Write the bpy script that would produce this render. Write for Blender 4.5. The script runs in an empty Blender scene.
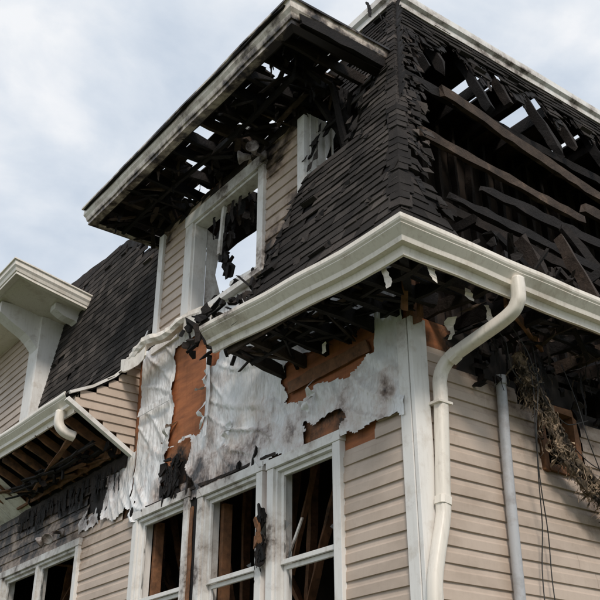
import bpy, math, random
from mathutils import Vector, noise, Euler
random.seed(7)
R=random.random
def U(a,b): return a+(b-a)*R()
def nz(x,y,z,s=1.0): return noise.noise(Vector((x*s,y*s,z*s)))
def fb(x,y,z,s=1.0): return nz(x,y,z,s)+.5*nz(x+7,y+3,z+1,s*2.1)+.25*nz(x+1,y+9,z+4,s*4.3)
sc=bpy.context.scene
col=sc.collection

# ---------------------------------------------------------------- materials
def newmat(name):
    m=bpy.data.materials.new(name); m.use_nodes=True
    nt=m.node_tree; b=nt.nodes['Principled BSDF']; return m,nt,b
def N(nt,t,**kw):
    n=nt.nodes.new(t)
    for k,v in kw.items(): setattr(n,k,v)
    return n
def tex(nt,scale,detail=4,rough=.6,stretch=None,dist=0):
    tc=N(nt,'ShaderNodeTexCoord'); src=tc.outputs['Object']
    if stretch:
        mp=N(nt,'ShaderNodeMapping'); mp.inputs['Scale'].default_value=stretch
        nt.links.new(src,mp.inputs['Vector']); src=mp.outputs[0]
    n=N(nt,'ShaderNodeTexNoise'); n.inputs['Scale'].default_value=scale; n.inputs['Detail'].default_value=detail
    n.inputs['Roughness'].default_value=rough; n.inputs['Distortion'].default_value=dist
    nt.links.new(src,n.inputs['Vector']); return n.outputs['Fac']
def ramp(nt,src,stops):
    r=N(nt,'ShaderNodeValToRGB'); nt.links.new(src,r.inputs[0])
    el=r.color_ramp.elements
    while len(el)<len(stops): el.new(.5)
    for e,(p,c) in zip(el,stops): e.position=p; e.color=(c[0],c[1],c[2],1)
    return r.outputs[0]
def math_(nt,op,a,b=None,clamp=False):
    n=N(nt,'ShaderNodeMath',operation=op); n.use_clamp=clamp
    for i,x in enumerate((a,b)):
        if x is None: continue
        if isinstance(x,(int,float)): n.inputs[i].default_value=x
        else: nt.links.new(x,n.inputs[i])
    return n.outputs[0]
def mix(nt,fac,a,b,mode='MIX'):
    n=N(nt,'ShaderNodeMix',data_type='RGBA',blend_type=mode)
    for i,x in ((0,fac),(6,a),(7,b)):
        if isinstance(x,(int,float)): n.inputs[i].default_value=x
        elif isinstance(x,tuple): n.inputs[i].default_value=(x[0],x[1],x[2],1)
        else: nt.links.new(x,n.inputs[i])
    return n.outputs[2]
def bump(nt,b,src,strength,dist=.01):
    n=N(nt,'ShaderNodeBump'); n.inputs['Strength'].default_value=strength; n.inputs['Distance'].default_value=dist
    nt.links.new(src,n.inputs['Height']); nt.links.new(n.outputs[0],b.inputs['Normal'])
def paint(name,base,dirt,rough=.5,dscale=3,dlo=.45,dhi=.75,char=True,stretch=None,bs=.15,bscale=60,rnd=.1,spec=.35,bdist=.004,bstretch=None,streak=0,stain=(.17,.095,.05)):
    m,nt,b=newmat(name)
    d=tex(nt,dscale,5,.65,stretch)
    c=ramp(nt,d,[(dlo,base),(dhi,dirt)])
    if streak:
        s=tex(nt,9,4,.6,(3.5,3.5,.35))
        sf=math_(nt,'MULTIPLY',math_(nt,'SUBTRACT',s,.52),streak*4,True)
        c=mix(nt,sf,c,(dirt[0]*.6,dirt[1]*.55,dirt[2]*.5))
    if rnd:
        a=N(nt,'ShaderNodeAttribute'); a.attribute_name='rnd'
        f=math_(nt,'ADD',math_(nt,'MULTIPLY',a.outputs['Fac'],rnd),1-rnd)
        cc=N(nt,'ShaderNodeCombineColor')
        for i in range(3): nt.links.new(f,cc.inputs[i])
        c=mix(nt,1.0,c,cc.outputs[0],'MULTIPLY')
    if char:
        a=N(nt,'ShaderNodeAttribute'); a.attribute_name='char'
        n1=tex(nt,4.5,6,.7)
        f=math_(nt,'ADD',a.outputs['Fac'],math_(nt,'MULTIPLY',math_(nt,'SUBTRACT',n1,.5),1.5))
        br=math_(nt,'MULTIPLY',math_(nt,'SUBTRACT',f,.22),2.0,True)
        bk=math_(nt,'MULTIPLY',math_(nt,'SUBTRACT',f,.5),3.2,True)
        c=mix(nt,math_(nt,'MULTIPLY',br,.72),c,stain)
        c=mix(nt,bk,c,(.018,.014,.012))
    nt.links.new(c,b.inputs['Base Color'])
    b.inputs['Roughness'].default_value=rough; b.inputs['Specular IOR Level'].default_value=spec
    bump(nt,b,tex(nt,bscale,3,.6,bstretch or stretch),bs,bdist)
    return m
M_siding=paint('vinyl_siding',(.57,.465,.385),(.40,.315,.25),.5,1.6,.42,.8,stretch=(1,1,1.6),bs=.1,streak=.10)
M_white=paint('white_aluminium',(.84,.785,.705),(.52,.43,.34),.36,4,.54,.88,bs=.06,bscale=30,rnd=.08,spec=.42,streak=.3)
M_trim=paint('white_trim',(.81,.795,.77),(.53,.47,.40),.5,5,.54,.85,bs=.12,bscale=40,rnd=.08,streak=.2)
M_wrap=paint('house_wrap',(.79,.80,.81),(.50,.44,.37),.30,1.7,.48,.78,bs=1.0,bscale=5,rnd=.06,spec=.6,bdist=.05,bstretch=(1.6,1,.6),stain=(.32,.17,.095),streak=.2)
M_ply=paint('plywood_sheathing',(.46,.165,.065),(.20,.075,.035),.75,5,.38,.75,stretch=(.5,.5,3),bs=.3,streak=.4)
M_stud=paint('brown_lumber',(.27,.125,.06),(.09,.045,.025),.8,6,.38,.7,stretch=(2,2,2),bs=.4)
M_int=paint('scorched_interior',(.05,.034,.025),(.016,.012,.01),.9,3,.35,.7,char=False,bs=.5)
M_grey=paint('grey_metal',(.45,.46,.48),(.26,.25,.25),.4,6,.5,.85,bs=.05,streak=.2)
M_insul=paint('burnt_insulation',(.42,.31,.21),(.05,.04,.03),.95,9,.42,.60,char=False,bs=.9,bscale=50,rnd=.7)
M_black=paint('black_cable',(.02,.02,.02),(.05,.05,.05),.5,9,.4,.7,char=False,rnd=0)
m,nt,b=newmat('charred_wood'); M_char=m
a=N(nt,'ShaderNodeAttribute'); a.attribute_name='rnd'
c=ramp(nt,a.outputs['Fac'],[(0,(.006,.005,.005)),(.6,(.013,.010,.009)),(.85,(.032,.023,.018)),(1,(.075,.052,.038))])
c=mix(nt,1,c,ramp(nt,tex(nt,5,5,.7),[(.3,(.4,.4,.4)),(.6,(1.1,1.1,1.1)),(.75,(2.6,2.5,2.4))]),'MULTIPLY')
nt.links.new(c,b.inputs['Base Color']); b.inputs['Roughness'].default_value=.75; b.inputs['Specular IOR Level'].default_value=.25
bump(nt,b,tex(nt,38,3,.6),.7,.012)
m,nt,b=newmat('asphalt_shingles'); M_shin=m
a=N(nt,'ShaderNodeAttribute'); a.attribute_name='rnd'
c=ramp(nt,a.outputs['Fac'],[(0,(.026,.024,.023)),(.6,(.049,.045,.043)),(1,(.086,.077,.072))])
c=mix(nt,.7,c,ramp(nt,tex(nt,1.3,5,.6),[(.35,(.4,.39,.38)),(.7,(1.6,1.5,1.42))]),'MULTIPLY')
c=mix(nt,.5,c,ramp(nt,tex(nt,160,2,.6),[(.35,(.3,.3,.3)),(.7,(1.9,1.9,1.9))]),'MULTIPLY')
a=N(nt,'ShaderNodeAttribute'); a.attribute_name='char'
c=mix(nt,math_(nt,'MULTIPLY',a.outputs['Fac'],.85,True),c,(.010,.009,.009))
nt.links.new(c,b.inputs['Base Color']); b.inputs['Roughness'].default_value=.95; b.inputs['Specular IOR Level'].default_value=.12
bump(nt,b,tex(nt,140,2,.7),.6,.006)
m,nt,b=newmat('window_glass'); M_glass=m
b.inputs['Base Color'].default_value=(.05,.06,.06,1); b.inputs['Roughness'].default_value=.05; b.inputs['Alpha'].default_value=.55
m,nt,b=newmat('grass_ground'); M_grass=m
c=ramp(nt,tex(nt,.6,6,.7),[(.3,(.05,.065,.025)),(.55,(.085,.10,.04)),(.75,(.15,.135,.08))])
nt.links.new(c,b.inputs['Base Color']); b.inputs['Roughness'].default_value=.95
bump(nt,b,tex(nt,30,3,.7),.8,.05)

# ---------------------------------------------------------------- mesh builder
class MB:
    def __init__(s): s.v=[];s.f=[];s.c=[];s.r=[]
    def add(s,vs,fs,ch=0.0,rnd=None):
        o=len(s.v); s.v+= [tuple(p) for p in vs]
        if isinstance(ch,(list,tuple)): s.c+=list(ch)
        elif callable(ch): s.c+=[ch(*p) for p in vs]
        else: s.c+=[ch]*len(vs)
        if rnd is None: rnd=R()
        for f in fs: s.f.append(tuple(i+o for i in f)); s.r.append(rnd)
    def obj(s,name,mat,parent,smooth=False,bevel=0,solid=0):
        me=bpy.data.meshes.new(name); me.from_pydata(s.v,[],s.f)
        a=me.attributes.new('char','FLOAT','POINT'); a.data.foreach_set('value',s.c)
        a=me.attributes.new('rnd','FLOAT','FACE'); a.data.foreach_set('value',s.r)
        me.materials.append(mat)
        if smooth:
            for p in me.polygons: p.use_smooth=True
        ob=bpy.data.objects.new(name,me); col.objects.link(ob); ob.parent=parent
        if solid:
            md=ob.modifiers.new('s','SOLIDIFY'); md.thickness=solid; md.offset=0
        if bevel:
            md=ob.modifiers.new('b','BEVEL'); md.width=bevel; md.segments=2; md.limit_method='ANGLE'; md.angle_limit=.9
        return ob
def beam(mb,a,b,w,h,up=(0,0,1),seg=.15,jit=0.0,taper=(1,1),ch=0.0,bend=0.0,rnd=None):
    a=Vector(a);b=Vector(b);d=b-a;L=d.length;d.normalize();up=Vector(up)
    if abs(d.dot(up))>.95: up=Vector((1,0,0)) if abs(d.x)<.9 else Vector((0,1,0))
    s=d.cross(up).normalized();u=s.cross(d).normalized()
    n=max(1,int(L/seg)); vs=[]
    ph=U(0,50)
    ej=jit
    jw=min(jit,.10*w+.002); jh=min(jit,.10*h+.002)
    if taper!=(1,1):
        taper=tuple(x if R()<.2 else max(x,U(.85,1)) for x in taper)
    for i in range(n+1):
        t=i/n; k=1.0
        if t<.12: k=taper[0]+(1-taper[0])*(t/.12)
        if t>.88: k=taper[1]+(1-taper[1])*((1-t)/.12)
        p=a+d*(L*t)+ (u*nz(ph,t*2,0)+s*nz(ph,t*2,9))*bend
        for sx,sy in ((-1,-1),(1,-1),(1,1),(-1,1)):
            vs.append(p+s*(sx*w/2*k+U(-jw,jw))+u*(sy*h/2*k+U(-jh,jh))+d*U(-ej,ej)*(3 if i in(0,n) else 0))
    fs=[(3,2,1,0),(4*n,4*n+1,4*n+2,4*n+3)]
    for i in range(n):
        o=4*i
        for k in range(4): fs.append((o+k,o+(k+1)%4,o+4+(k+1)%4,o+4+k))
    mb.add(vs,fs,ch,rnd)
def box(mb,lo,hi,ch=0.0,seg=.15,jit=0):
    lo=Vector(lo);hi=Vector(hi);dm=hi-lo;c=(lo+hi)/2;ax=max(range(3),key=lambda i:dm[i])
    if ax==2: beam(mb,(c.x,c.y,lo.z),(c.x,c.y,hi.z),dm.y,dm.x,(1,0,0),seg,jit,ch=ch)
    elif ax==0: beam(mb,(lo.x,c.y,c.z),(hi.x,c.y,c.z),dm.y,dm.z,(0,0,1),seg,jit,ch=ch)
    else: beam(mb,(c.x,lo.y,c.z),(c.x,hi.y,c.z),dm.x,dm.z,(0,0,1),seg,jit,ch=ch)
def lump(mb,p,w,h,t,ch=1.0,rnd=None,flat=False):
    """broken charred splinter: angular irregular plate, random attitude"""
    p=Vector(p); n=random.choice((5,6,7)); a0=U(0,6); rim=[]
    for i in range(n):
        a=a0+2*math.pi*(i+U(-.3,.3))/n; r=.5*U(.4,1.25)
        rim.append((math.cos(a)*w*r,math.sin(a)*h*r))
    rot=Euler((U(-.3,.3),U(-.6,.6),U(-.3,.3)) if flat else (U(-1,1),U(-1.5,1.5),U(-1,1))).to_matrix()
    t=min(t,.035)
    vs=[p+rot@Vector((x,-t/2+U(-.2,.2)*t,z)) for x,z in rim]+[p+rot@Vector((x*U(.8,1),t/2,z*U(.8,1))) for x,z in rim]
    fs=[(i,(i+1)%n,n+(i+1)%n,n+i) for i in range(n)]+[tuple(n+i for i in range(n)),tuple(range(n))[::-1]]
    mb.add(vs,fs,ch,rnd)
def shard(mb,p,length,width,d=(0,0,-1),side=(1,0,0),ch=0.0,curl=.08,rnd=None):
    p=Vector(p);d=Vector(d).normalized();side=Vector(side).normalized();nn=d.cross(side)
    n=max(3,int(length/.02)); vs=[]; ph=U(0,99); blunt=R()<.75; wl=wr=width*.5
    for i in range(n+1):
        t=i/n; k=(1-.5*t**8) if blunt else (1-t)**.6
        wl=max(.3,min(1.1,wl/width+U(-.25,.25)))*width; wr=max(.2,min(1.0,wr/width+U(-.25,.25)))*width
        off=nn*(curl*length*nz(ph,t*2.5,3))+side*(curl*length*nz(ph,t*2,7))
        q=p+d*(length*t)+off
        vs+= [q-side*(wl*.5*k+.002)+d*U(-.012,.012),q+side*(wr*.5*k+.002)+nn*U(-.006,.006)+d*U(-.012,.012)]
    mb.add(vs,[(2*i,2*i+1,2*i+3,2*i+2) for i in range(n)],ch,rnd)
def tube(mb,pts,r,n=10,ch=0.0,sub=6,jit=0.0,sq=0.0):
    P=[Vector(p) for p in pts]; path=[]
    for i in range(len(P)-1):
        p0=P[max(0,i-1)];p1=P[i];p2=P[i+1];p3=P[min(len(P)-1,i+2)]
        for k in range(sub):
            t=k/sub
            path.append(.5*((2*p1)+(p2-p0)*t+(2*p0-5*p1+4*p2-p3)*t*t+(-p0+3*p1-3*p2+p3)*t**3))
    path.append(P[-1]); vs=[]; u=None
    for i,p in enumerate(path):
        d=(path[min(i+1,len(path)-1)]-path[max(i-1,0)]).normalized()
        if u is None:
            u=Vector((0,1,0)) if abs(d.y)<.8 else Vector((1,0,0))
        u=(u-d*u.dot(d)).normalized(); w=d.cross(u)
        for k in range(n):
            a=2*math.pi*(k+.5)/n
            ca,sa=math.cos(a),math.sin(a)
            if sq:
                m_=max(abs(ca),abs(sa)); f=(1-sq)+sq/m_
            else: f=1
            rr=r*f+U(-jit,jit)
            vs.append(p+u*ca*rr+w*sa*rr)
    fs=[]
    for i in range(len(path)-1):
        for k in range(n): fs.append((i*n+k,i*n+(k+1)%n,(i+1)*n+(k+1)%n,(i+1)*n+k))
    fs.append(tuple(range(n-1,-1,-1))); o=(len(path)-1)*n; fs.append(tuple(o+k for k in range(n)))
    mb.add(vs,fs,ch)
def empty(name):
    e=bpy.data.objects.new(name,None); col.objects.link(e); return e

house=empty('burned_house')

BL=[(-1.5,0,4.5,.4,.65),(-2.6,0,4.45,.5,.85),(-3.4,0,4.45,.5,1.1),(-3.3,0,3.6,.35,1.2),(-3.3,0,3.0,.35,1.2),(-4.0,0,4.5,.4,.8),(-3.75,0,4.8,.35,1.0),
 (-2.0,0,3.6,.28,1.2),(-5.5,0,5.15,.6,1.0),(-6.6,0,5.1,1.2,1.0),(-7.8,0,5.1,1.4,1.0),(-9,0,5.2,1.5,.9),(-.9,0,4.5,.3,.7),
 (0,1.7,4.8,.75,1.0),(0,2.7,4.9,.95,1.0),(0,.9,4.95,.5,1.0),(0,4,4.8,1.2,1.0),(0,2.2,3.9,.5,.6),(0,5.5,4.8,1.5,1),
 (-2.1,0,8.0,.5,1.0),(-1.5,0,7.0,.4,.9),(-3.0,0,8.2,.7,.9),(-4.4,0,8.2,.45,.9),(-1.6,0,8.1,.35,.9),(-2.1,0,6.5,.6,1.0),(-1.9,0,7.9,.4,.8)]
ST=[(-3.05,5.5,.5,.5),(-3.0,4.9,.5,.55),(-.75,4.75,.45,.45),(-2.1,4.75,.5,.5),(-4.4,4.9,.5,.4),(-1.6,5.2,.5,.45),(-.3,4.5,.3,.4),(-4.5,6.2,.4,.4),(-2.5,5.6,.4,.35)]
def soot(x,y,z):
    c=0
    for bx,by,bz,r,a in BL:
        d=math.sqrt((x-bx)**2+(y-by)**2+(z-bz)**2)
        if d<r*1.4: c=max(c,a*(1-d/(r*1.4)))
    return c

# ---------------------------------------------------------------- walls
def pL(u,o,z): return (u,-o,z)
def pR(u,o,z): return (o,u,z)
def siding(mb,pos,iv,z0,z1,e=.135,chf=soot):
    z=z0;k=0
    while z<z1-.01:
        for (a,b) in iv(z):
            if b-a<.03: continue
            n=max(1,int((b-a)/.12)); r=U(0,1); vs=[]
            for i in range(n+1):
                u=a+(b-a)*i/n
                w=.004*nz(u*3,z*9,k)
                sg=.006*nz(u*.8,z*5,2)
                for o,dz in ((.010,-.004),(.029,0),(.027,.55*e),(.019,.66*e),(.011,1.02*e)):
                    vs.append(pos(u,o+w,z+dz+sg))
            fs=[]
            for i in range(n):
                for j in range(4): fs.append((5*i+j,5*(i+1)+j,5*(i+1)+j+1,5*i+j+1))
            mb.add(vs,fs,chf,r)
        z+=e;k+=1
def cut(a,b,holes):
    out=[(a,b)]
    for h0,h1 in holes:
        nw=[]
        for x,y in out:
            if h1<=x or h0>=y: nw.append((x,y)); continue
            if h0>x: nw.append((x,h0))
            if h1<y: nw.append((h1,y))
        out=nw
    return out
def butt(iv,z,lim):
    out=[]
    for a,b in iv:
        s=a
        k=0
        while b-s>3.2:
            L=1.6+1.4*((math.sin(z*37.7+k*5.1+lim)+1)/2)
            out.append((s,s+L)); s+=L+.002; k+=1
        out.append((s,b))
    return out
WIN=[(-1.86,-.98,2.62,4.24),(-3.12,-2.14,2.62,4.26),(-4.55,-3.50,2.62,4.32),(-8.7,-6.2,2.9,4.32)]
DW=(-3.68,-2.24,6.5,7.84)
def ivL(z):
    h=[(w[0]-.06,w[1]+.06) for w in WIN if w[2]-.1<z+.06<w[3]+.08]
    h+=[(-2.1,-1.9)] if z<4.3 and z>2.5 else []
    if z>2.5: h.append((-3.52+.0,-3.1))
    out=cut(-12,-.11,h)
    if z>4.13:
        j=.12*nz(z*7,3,3)
        out=cut(-12,-.11,h+[(-4.72+j,-.45+.3*(4.2-z)*-1+j)])
        if z>4.28: out=[q for q in cut(-12,-.11,h+[(-5.0+j,0)])]
        if z>4.5: out=[(-12,-5.9-(z-4.5)*.5+2*j)]
        if z>4.9: out=[(-12,-7.2+2*j)]
    return butt(out,z,0)
mb=MB(); siding(mb,pL,ivL,.5,5.1)
def ivD(z):
    r=-1.46
    return cut(-4.5+(7.4-z)*.06 if z<7.4 else -4.5,r,[(DW[0]-.06,DW[1]+.06)] if DW[2]-.1<z+.06<DW[3]+.05 else [])
siding(mb,pL,ivD,6.42,8.06)
def ivR(z):
    h=[(1.42,2.02)] if 4.02<z+.06<4.66 else []
    lim=12
    out=cut(.11,lim,h)
    if z>4.45:
        j=.15*nz(z*9,5,5)
        out=cut(.11,lim,h+[(1.2+j,6)])
    if z>4.7: out=[(.11,.36+.1*nz(z*11,1,3))]
    return butt(out,z,2)
siding(mb,pR,ivR,.53,4.80)
mb.obj('siding',M_siding,house)

def sheath(mb,pos,us,zs,holes,o1,o2,step=.18,ragged=None,ch=soot):
    for o in (o1,o2):
        nu=int((us[1]-us[0])/step); nzz=int((zs[1]-zs[0])/step)
        gu=sorted(set([us[0]+(us[1]-us[0])*i/nu for i in range(nu+1)]+[x for h in holes for x in h[:2]]))
        gz=sorted(set([zs[0]+(zs[1]-zs[0])*i/nzz for i in range(nzz+1)]+[x for h in holes for x in h[2:]]))
        vs=[pos(u,o,z) for u in gu for z in gz]; fs=[]; m=len(gz)
        for i in range(len(gu)-1):
            for j in range(m-1):
                cu=(gu[i]+gu[i+1])/2; cz=(gz[j]+gz[j+1])/2
                if any(h[0]<cu<h[1] and h[2]<cz<h[3] for h in holes): continue
                if ragged and ragged(cu,cz): continue
                fs.append((i*m+j,(i+1)*m+j,(i+1)*m+j+1,i*m+j+1))
        mb.add(vs,fs,ch)
mb=MB()
sheath(mb,pL,(-12,-.02),(0,6.42),WIN,0.002,-.12,ch=lambda x,y,z:soot(x,y,z)+(.2 if z<4.75 else 0)+(.5 if x<-4.9 else 0)+(.35*max(0,1-abs(z-5.25)*4) if x>-2 else 0))
sheath(mb,pL,(-4.5,-1.46),(6.43,8.2),[DW],0.002,-.12)
mb.obj('sheathing',M_ply,house)
mb=MB()
sheath(mb,pR,(.02,12),(0,5.1),[(1.5,1.95,4.1,4.6)],0.002,-.12,.1,lambda u,z: z>4.62+.15*nz(u*3,z,1) and fb(u*1.6,z*2,3,1)>-.05 and u>.7,ch=lambda x,y,z:soot(x,y,z)+.4)
mb.obj('sheathing_east',M_ply,house)

# house wrap
mb=MB(); du=.016
def wrap_sheet(x0,x1,z0,z1,skip):
    nu=int((x1-x0)/du); nv=int((z1-z0)/du); vs=[];chs=[]
    for i in range(nu+1):
        for j in range(nv+1):
            x=x0+(x1-x0)*i/nu; z=z0+(z1-z0)*j/nv
            q=x*.9+z*1.1+.5*nz(x*.8,z*.8,2)
            w=.02+.026*abs(fb(x*1.0+z*.7,z*.5,0,1.5))+.034*max(0,1-abs(nz(q*2.6,z*.5-x*.4,4))*7)*(.4+abs(nz(x,z,7)))+.012*abs(nz(x*5,z*2,9))
            lift=max(0,4.75-z)*.06*(1+nz(x*3,0,1))
            vs.append((x+.012*nz(x*22,z*22,0),-(w+lift),z+.012*nz(x*22,z*22,5)))
            s_=soot(x,0,z)*.75
            st_=0
            for bx,bz,r,a in ST:
                d=math.hypot(x-bx,z-bz)
                if d<r: st_=max(st_,a*(1-d/r))
            chs.append(max(s_,st_)+.12*max(0,fb(x*.9,z*.5,4,1.5))+(.10 if z<4.7 else 0)*(1+2*nz(x*4,z,8)))
    fs=[]
    for i in range(nu):
        for j in range(nv):
            x=x0+(x1-x0)*(i+.5)/nu; z=z0+(z1-z0)*(j+.5)/nv
            if skip(x,z): continue
            fs.append((i*(nv+1)+j,(i+1)*(nv+1)+j,(i+1)*(nv+1)+j+1,i*(nv+1)+j+1))
    mb.add(vs,fs,chs,.8)
def skipA(x,z):
    if z<4.33+.12*fb(x*.9,0,5,2)+.03*nz(x*9,0,1)- (.1 if x>-.9 else 0): return True
    if -3.95+.07*nz(z*3,0,0)<x<-3.15+.08*nz(z*3,2,0)+(.15 if z>5.7 else 0) and 5.03+.12*nz(x*4,0,2)<z<6.25: return True
    if -4.05+.04*nz(z*6,0,0)<x<-3.5+.08*nz(z*5,0,0) and 4.5<z<5.0+.08*nz(x*6,1,1): return True
    if -1.75+.1*nz(z*6,0,1)<x<-.42 and z>4.83+.12*nz(x*3,3,1) and z<5.25: return True
    if -1.4+.15*nz(z*6,0,4)<x<-.85+.1*nz(z*8,2,1) and z<4.52+.1*nz(x*6,0,0): return True
    if fb(x*1.1+20,z*1.1,1,1.4)>1.0: return True
    return False
wrap_sheet(-4.78,-.06,4.12,6.47,skipA)
wrap_sheet(-6.6,-4.80,4.35,5.2,lambda x,z: z<4.45+.15*fb(x*1.5,0,1,1.5) or x<-6.3+(z-4.4)*.9+.2*nz(z*4,0,0) or fb(x*2,z*2,3,1.2)>.5)
for x,z in ((-2.7,4.95),(-1.2,4.9),(-3.9,5.3),(-3.15,5.3),(-3.2,5.7)):
    shard(mb,(x,-.06,z),.3,.14,(U(-.4,.4),-.2,-1),(1,0,.2),.12,.5,.8)
mb.obj('house_wrap',M_wrap,house,smooth=True)
mb=MB()
beam(mb,(-4.7,-.085,5.62),(-3.95,-.085,5.6),.006,.07,jit=.004,ch=.1)
beam(mb,(-3.12,-.082,6.3),(-3.1,-.08,4.9),.07,.006,(0,1,0),jit=.004,ch=.12,bend=.04)
mb.obj('wrap_seams',M_wrap,house)

mb=MB()
for x in [-4.7+.25*i for i in range(17)]:
    if R()<.5: beam(mb,(x,-.04,4.36),(x+U(-.08,.08),-.05,4.42+U(0,.12)),.07,.03,jit=.012,ch=1,taper=(1,.3),seg=.04)
for k in range(30): lump(mb,(-3.85+U(-.18,.2),-.05-U(0,.03),4.42+U(0,.42)),U(.08,.2),U(.08,.26),.02,1,U(0,.7),True)
for k in range(7): shard(mb,(-3.85+U(-.15,.2),-.09,4.85-U(0,.2)),U(.15,.35),U(.02,.06),(U(-.15,.15),0,-1),(1,0,0),1,.06)
beam(mb,(-4.6,-.05,4.43),(-1.8,-.05,4.36),.04,.03,jit=.012,bend=.03,seg=.06)
box(mb,(-3.42,-.035,2.4),(-3.26,-.01,4.4),jit=.01)
box(mb,(-3.25,-.04,2.4),(-3.16,-.012,4.3),jit=.01)
for k in range(16): lump(mb,(-2.0+U(-.04,.04),-.085-U(0,.02),3.4+U(0,.5)),U(.08,.14),U(.12,.3),.02,1,U(0,.8),True)
for k in range(7): shard(mb,(-2.0+U(-.06,.06),-.11,3.9-U(0,.3)),U(.2,.4),U(.02,.05),(U(-.1,.1),0,-1),(1,0,0),1,.06)
mb.obj('charred_boards',M_char,house)
mb=MB(); box(mb,(-3.40,-.045,2.4),(-3.33,-.036,4.2),jit=.004,ch=.15)
for k in range(4): lump(mb,(-2.0+U(-.03,.03),-.125,3.45+U(0,.3)),U(.05,.08),U(.12,.22),.015,.2,None,True)
mb.obj('exposed_stud',M_stud,house)

mb=MB()
box(mb,(-.115,-.055,.4),(.003,-.013,5.05),ch=lambda x,y,z: .08+max(0,z-4.6)*.7)
box(mb,(.013,-.052,.4),(.055,.115,5.05),ch=lambda x,y,z:.05+ max(0,z-4.7)*.9)
mb.obj('corner_boards',M_trim,house,bevel=.004)

# ---------------------------------------------------------------- windows
def window(name,w,rail=None,mull=None,ch=soot,tw=.1,shards=8,sash=True):
    x0,x1,z0,z1=w; mb=MB()
    C=lambda x,y,z: soot(x,y,z)*.6+.05
    y0,y1=-.065,-.0
    box(mb,(x0-tw,y0,z0-.02),(x0,y1,z1+.0),C); box(mb,(x1,y0,z0-.02),(x1+min(tw,.11),y1,z1),C)
    box(mb,(x0-tw-.01,y0-.008,z1+.001),(x1+min(tw,.11)+.01,y1,z1+tw*.9),C)
    box(mb,(x0-tw-.03,y0-.05,z0-.09),(x1+tw+.03,y1,z0-.022),C)
    box(mb,(x0+.001,-.04,z0),(x0+.035,.13,z1-.002),C); box(mb,(x1-.035,-.04,z0),(x1-.001,.13,z1-.002),C)
    box(mb,(x0+.036,-.04,z1-.037),(x1-.036,.13,z1-.003),C); box(mb,(x0+.036,-.04,z0+.001),(x1-.036,.13,z0+.03),C)
    if sash:
        segs=[(x0+.037,x1-.037)] if not mull else [(x0+.037,mull-.04),(mull+.04,x1-.037)]
        if mull: box(mb,(mull-.039,-.05,z0+.031),(mull+.039,.1,z1-.038),C)
        for a,b in segs:
            for (l,h,yy) in ((rail,z1-.038,.0),(z0+.031,rail,.035)):
                s=.042
                box(mb,(a,yy,l),(a+s,yy+.03,h),C); box(mb,(b-s,yy,l),(b,yy+.03,h),C)
                box(mb,(a+s,yy+.001,h-s),(b-s,yy+.029,h),C); box(mb,(a+s,yy+.001,l),(b-s,yy+.029,l+s),C)
    mb.obj(name,M_trim,house,bevel=.003)
    g=MB()
    if sash:
        for a,b in segs:
            for k in range(shards):
                t=R(); px=a+.04 if t<.3 else (b-.04 if t<.6 else U(a+.05,b-.05))
                pz=U(rail+.05,z1-.1) if t<.6 else (rail+.03 if R()<.5 else z0+.06)
                L=U(.05,.22)
                g.add([(px,.012,pz),(px+U(.03,.1)*(1 if px<(a+b)/2 else -1),.012,pz+U(.0,.06)),(px+U(-.02,.02),.012,pz+L)],[(0,1,2)])
        g.obj(name+'_glass_shards',M_glass,house)
window('window_a',WIN[0],3.36); window('window_b',WIN[1],3.38,shards=5); window('window_c',WIN[2],3.4,shards=5)
window('window_d',WIN[3],3.5,mull=-7.45)
window('dormer_window',DW,7.1,sash=False,tw=.17)
mb=MB(); beam(mb,(-1.8,.06,3.42),(-1.6,.08,3.75),.02,.02,jit=.003,ch=.45)
beam(mb,(-3.1,.03,7.8),(-3.2,.05,7.2),.035,.05,jit=.005,ch=.3); beam(mb,(-2.92,.05,6.68),(-2.3,.0,6.58),.035,.045,jit=.005,ch=.3)
mb.obj('loose_sash',M_trim,house)

# ---------------------------------------------------------------- interior
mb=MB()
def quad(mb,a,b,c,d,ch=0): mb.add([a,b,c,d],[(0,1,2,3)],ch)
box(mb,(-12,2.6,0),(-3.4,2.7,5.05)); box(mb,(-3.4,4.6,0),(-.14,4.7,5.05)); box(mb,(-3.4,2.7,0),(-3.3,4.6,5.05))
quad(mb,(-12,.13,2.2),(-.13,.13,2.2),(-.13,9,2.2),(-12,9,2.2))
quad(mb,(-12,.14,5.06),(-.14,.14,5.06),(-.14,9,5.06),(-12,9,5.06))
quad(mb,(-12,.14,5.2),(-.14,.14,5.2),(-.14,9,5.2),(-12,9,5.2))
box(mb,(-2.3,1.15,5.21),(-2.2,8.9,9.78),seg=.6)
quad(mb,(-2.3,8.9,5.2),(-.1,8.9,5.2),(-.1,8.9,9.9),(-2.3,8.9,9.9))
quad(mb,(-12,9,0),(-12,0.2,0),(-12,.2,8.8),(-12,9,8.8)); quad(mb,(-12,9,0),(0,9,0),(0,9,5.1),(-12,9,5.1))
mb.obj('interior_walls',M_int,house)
mb=MB()
for x in (-1.1,-1.5,-2.4,-2.8,-3.7,-4.3,-6.6,-7.1,-7.8,-8.2):
    beam(mb,(x,U(.5,1.2),2.2),(x+U(-.1,.1),.9,5.0),.09,.05,jit=.006,ch=U(.3,.6))
beam(mb,(-4.6,1.0,4.9),(-3.4,.5,3.2),.12,.04,jit=.01,ch=.3); beam(mb,(-2.9,.5,4.2),(-2.2,.8,2.6),.1,.04,jit=.01,ch=.4)
beam(mb,(-8.6,.6,4.6),(-6.4,.9,4.1),.25,.03,jit=.01,ch=.1); beam(mb,(-3.6,.2,4.28),(-4.4,.4,3.0),.07,.03,jit=.01,ch=.2)
for k in range(20):
    x=U(-8.4,-1.1); beam(mb,(x,U(.3,.8),U(4.0,4.9)),(x+U(-.8,.8),U(.3,.9),U(2.4,3.6)),U(.03,.1),.03,jit=.01,ch=U(.3,.9))
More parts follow.
